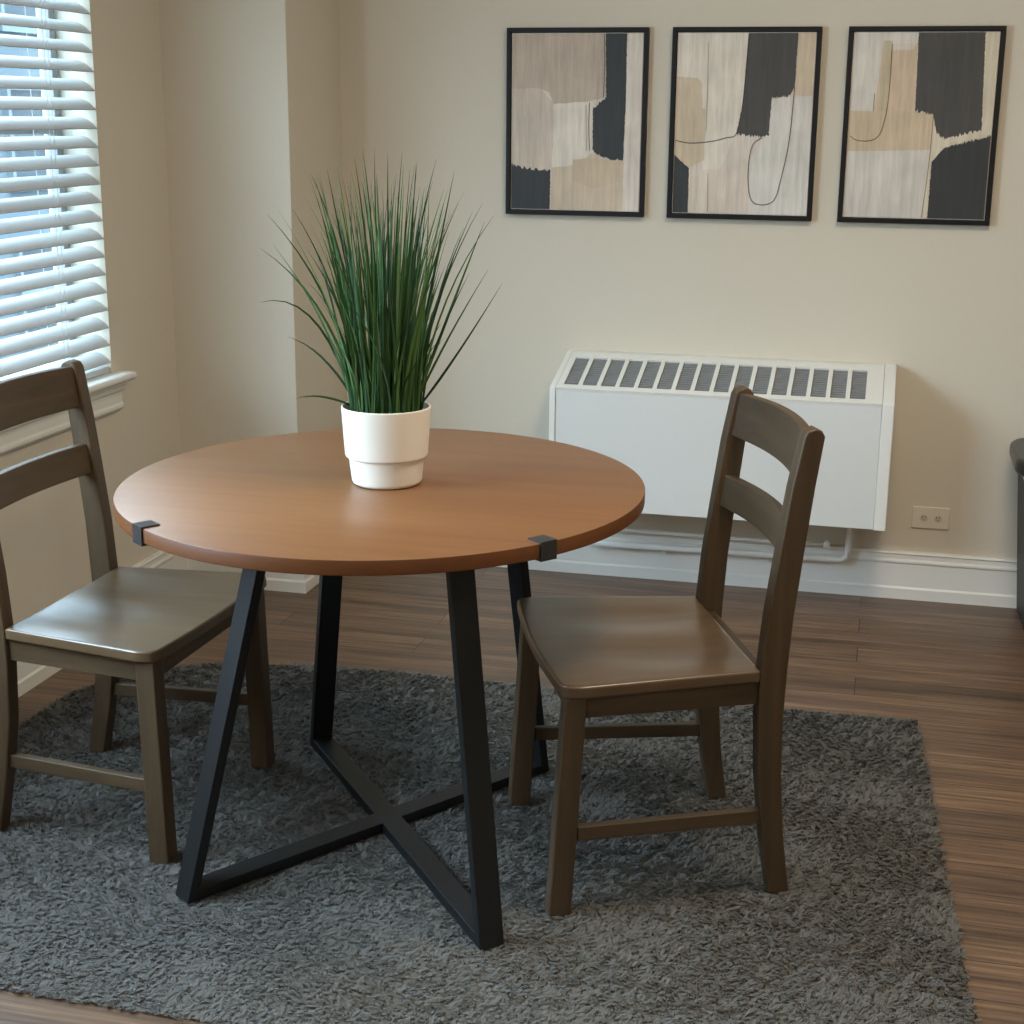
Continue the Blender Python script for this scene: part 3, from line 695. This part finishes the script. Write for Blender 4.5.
def sn(x, y, wl_, seed, terms=7):
    r = np.random.RandomState(seed); o = 0
    for _ in range(terms):
        a_ = r.uniform(0, 2 * np.pi); f_ = 2 * np.pi / (wl_ * r.uniform(.7, 1.5)); o = o + np.sin(f_ * (x * np.cos(a_) + y * np.sin(a_)) + r.uniform(0, 6.28))
    return o / math.sqrt(terms)
clump = .0075
gx, gy = np.floor(px_ / clump), np.floor(py_ / clump)
hsh = lambda s: np.modf(np.abs(np.sin(gx * 127.1 + gy * 311.7 + s * 74.7) * 43758.5453))[0]
ang = -.9 + .8 * sn(px_, py_, .35, 1) + .9 * sn(px_, py_, .05, 2) + (hsh(1) - .5) * 3.4 + rs.normal(0, .25, k)
lean = .009 + .006 * hsh(2) + .0008 * sn(px_, py_, .2, 5); hgt = .0052 + .0034 * hsh(3) + .0004 * sn(px_, py_, .12, 6) + rs.normal(0, .0005, k)
hgt = np.clip(hgt, .003, .010)
# tufts of a clump draw together at their tips
ccx, ccy = (gx + .5) * clump, (gy + .5) * clump
dx, dy = np.cos(ang), np.sin(ang); wv = rs.uniform(.0011, .0020, k)
sx_, sy_ = -dy * wv / 2, dx * wv / 2
bx_, by_ = px_, py_; tx_ = .4 * (ccx + dx * lean) + .6 * (px_ + dx * lean); ty_ = .4 * (ccy + dy * lean) + .6 * (py_ + dy * lean)
V = np.zeros((k, 5, 3)); z0_ = .0012
V[:, 0] = np.stack([bx_ - sx_, by_ - sy_, np.full(k, z0_)], 1); V[:, 1] = np.stack([bx_ + sx_, by_ + sy_, np.full(k, z0_)], 1)
mx_, my_ = bx_ * .6 + tx_ * .4, by_ * .6 + ty_ * .4
V[:, 2] = np.stack([mx_ + sx_ * 1.2, my_ + sy_ * 1.2, z0_ + hgt * .75], 1); V[:, 3] = np.stack([mx_ - sx_ * 1.2, my_ - sy_ * 1.2, z0_ + hgt * .75], 1)
V[:, 4] = np.stack([tx_, ty_, z0_ + hgt], 1)
nb = len(rv); allv = np.concatenate([np.array(rv), V.reshape(-1, 3)])
me = bpy.data.meshes.new('shag_rug')
lv = []; ls = []; lt = []
for f in rf: ls.append(len(lv)); lt.append(len(f)); lv += list(f)
o5 = nb + 5 * np.arange(k)
quad = np.stack([o5, o5 + 1, o5 + 2, o5 + 3], 1); tri = np.stack([o5 + 3, o5 + 2, o5 + 4], 1)
nl = len(lv)
loops = np.concatenate([np.array(lv), quad.ravel(), tri.ravel()]).astype(np.int32)
starts = np.concatenate([np.array(ls), nl + 4 * np.arange(k), nl + 4 * k + 3 * np.arange(k)]).astype(np.int32)
me.vertices.add(len(allv)); me.vertices.foreach_set('co', allv.astype(np.float32).ravel())
me.loops.add(len(loops)); me.loops.foreach_set('vertex_index', loops)
me.polygons.add(len(starts)); me.polygons.foreach_set('loop_start', starts)
me.update(calc_edges=True); me.validate()
rm = mat('grey_shag_pile', (.152, .146, .132), .95, var=.10, vscale=60, spec=.15)
me.materials.append(rm)
rug = link(bpy.data.objects.new('shag_rug', me))
tag(rug, 'dark grey shaggy rug lying under the table and both chairs', 'rug')
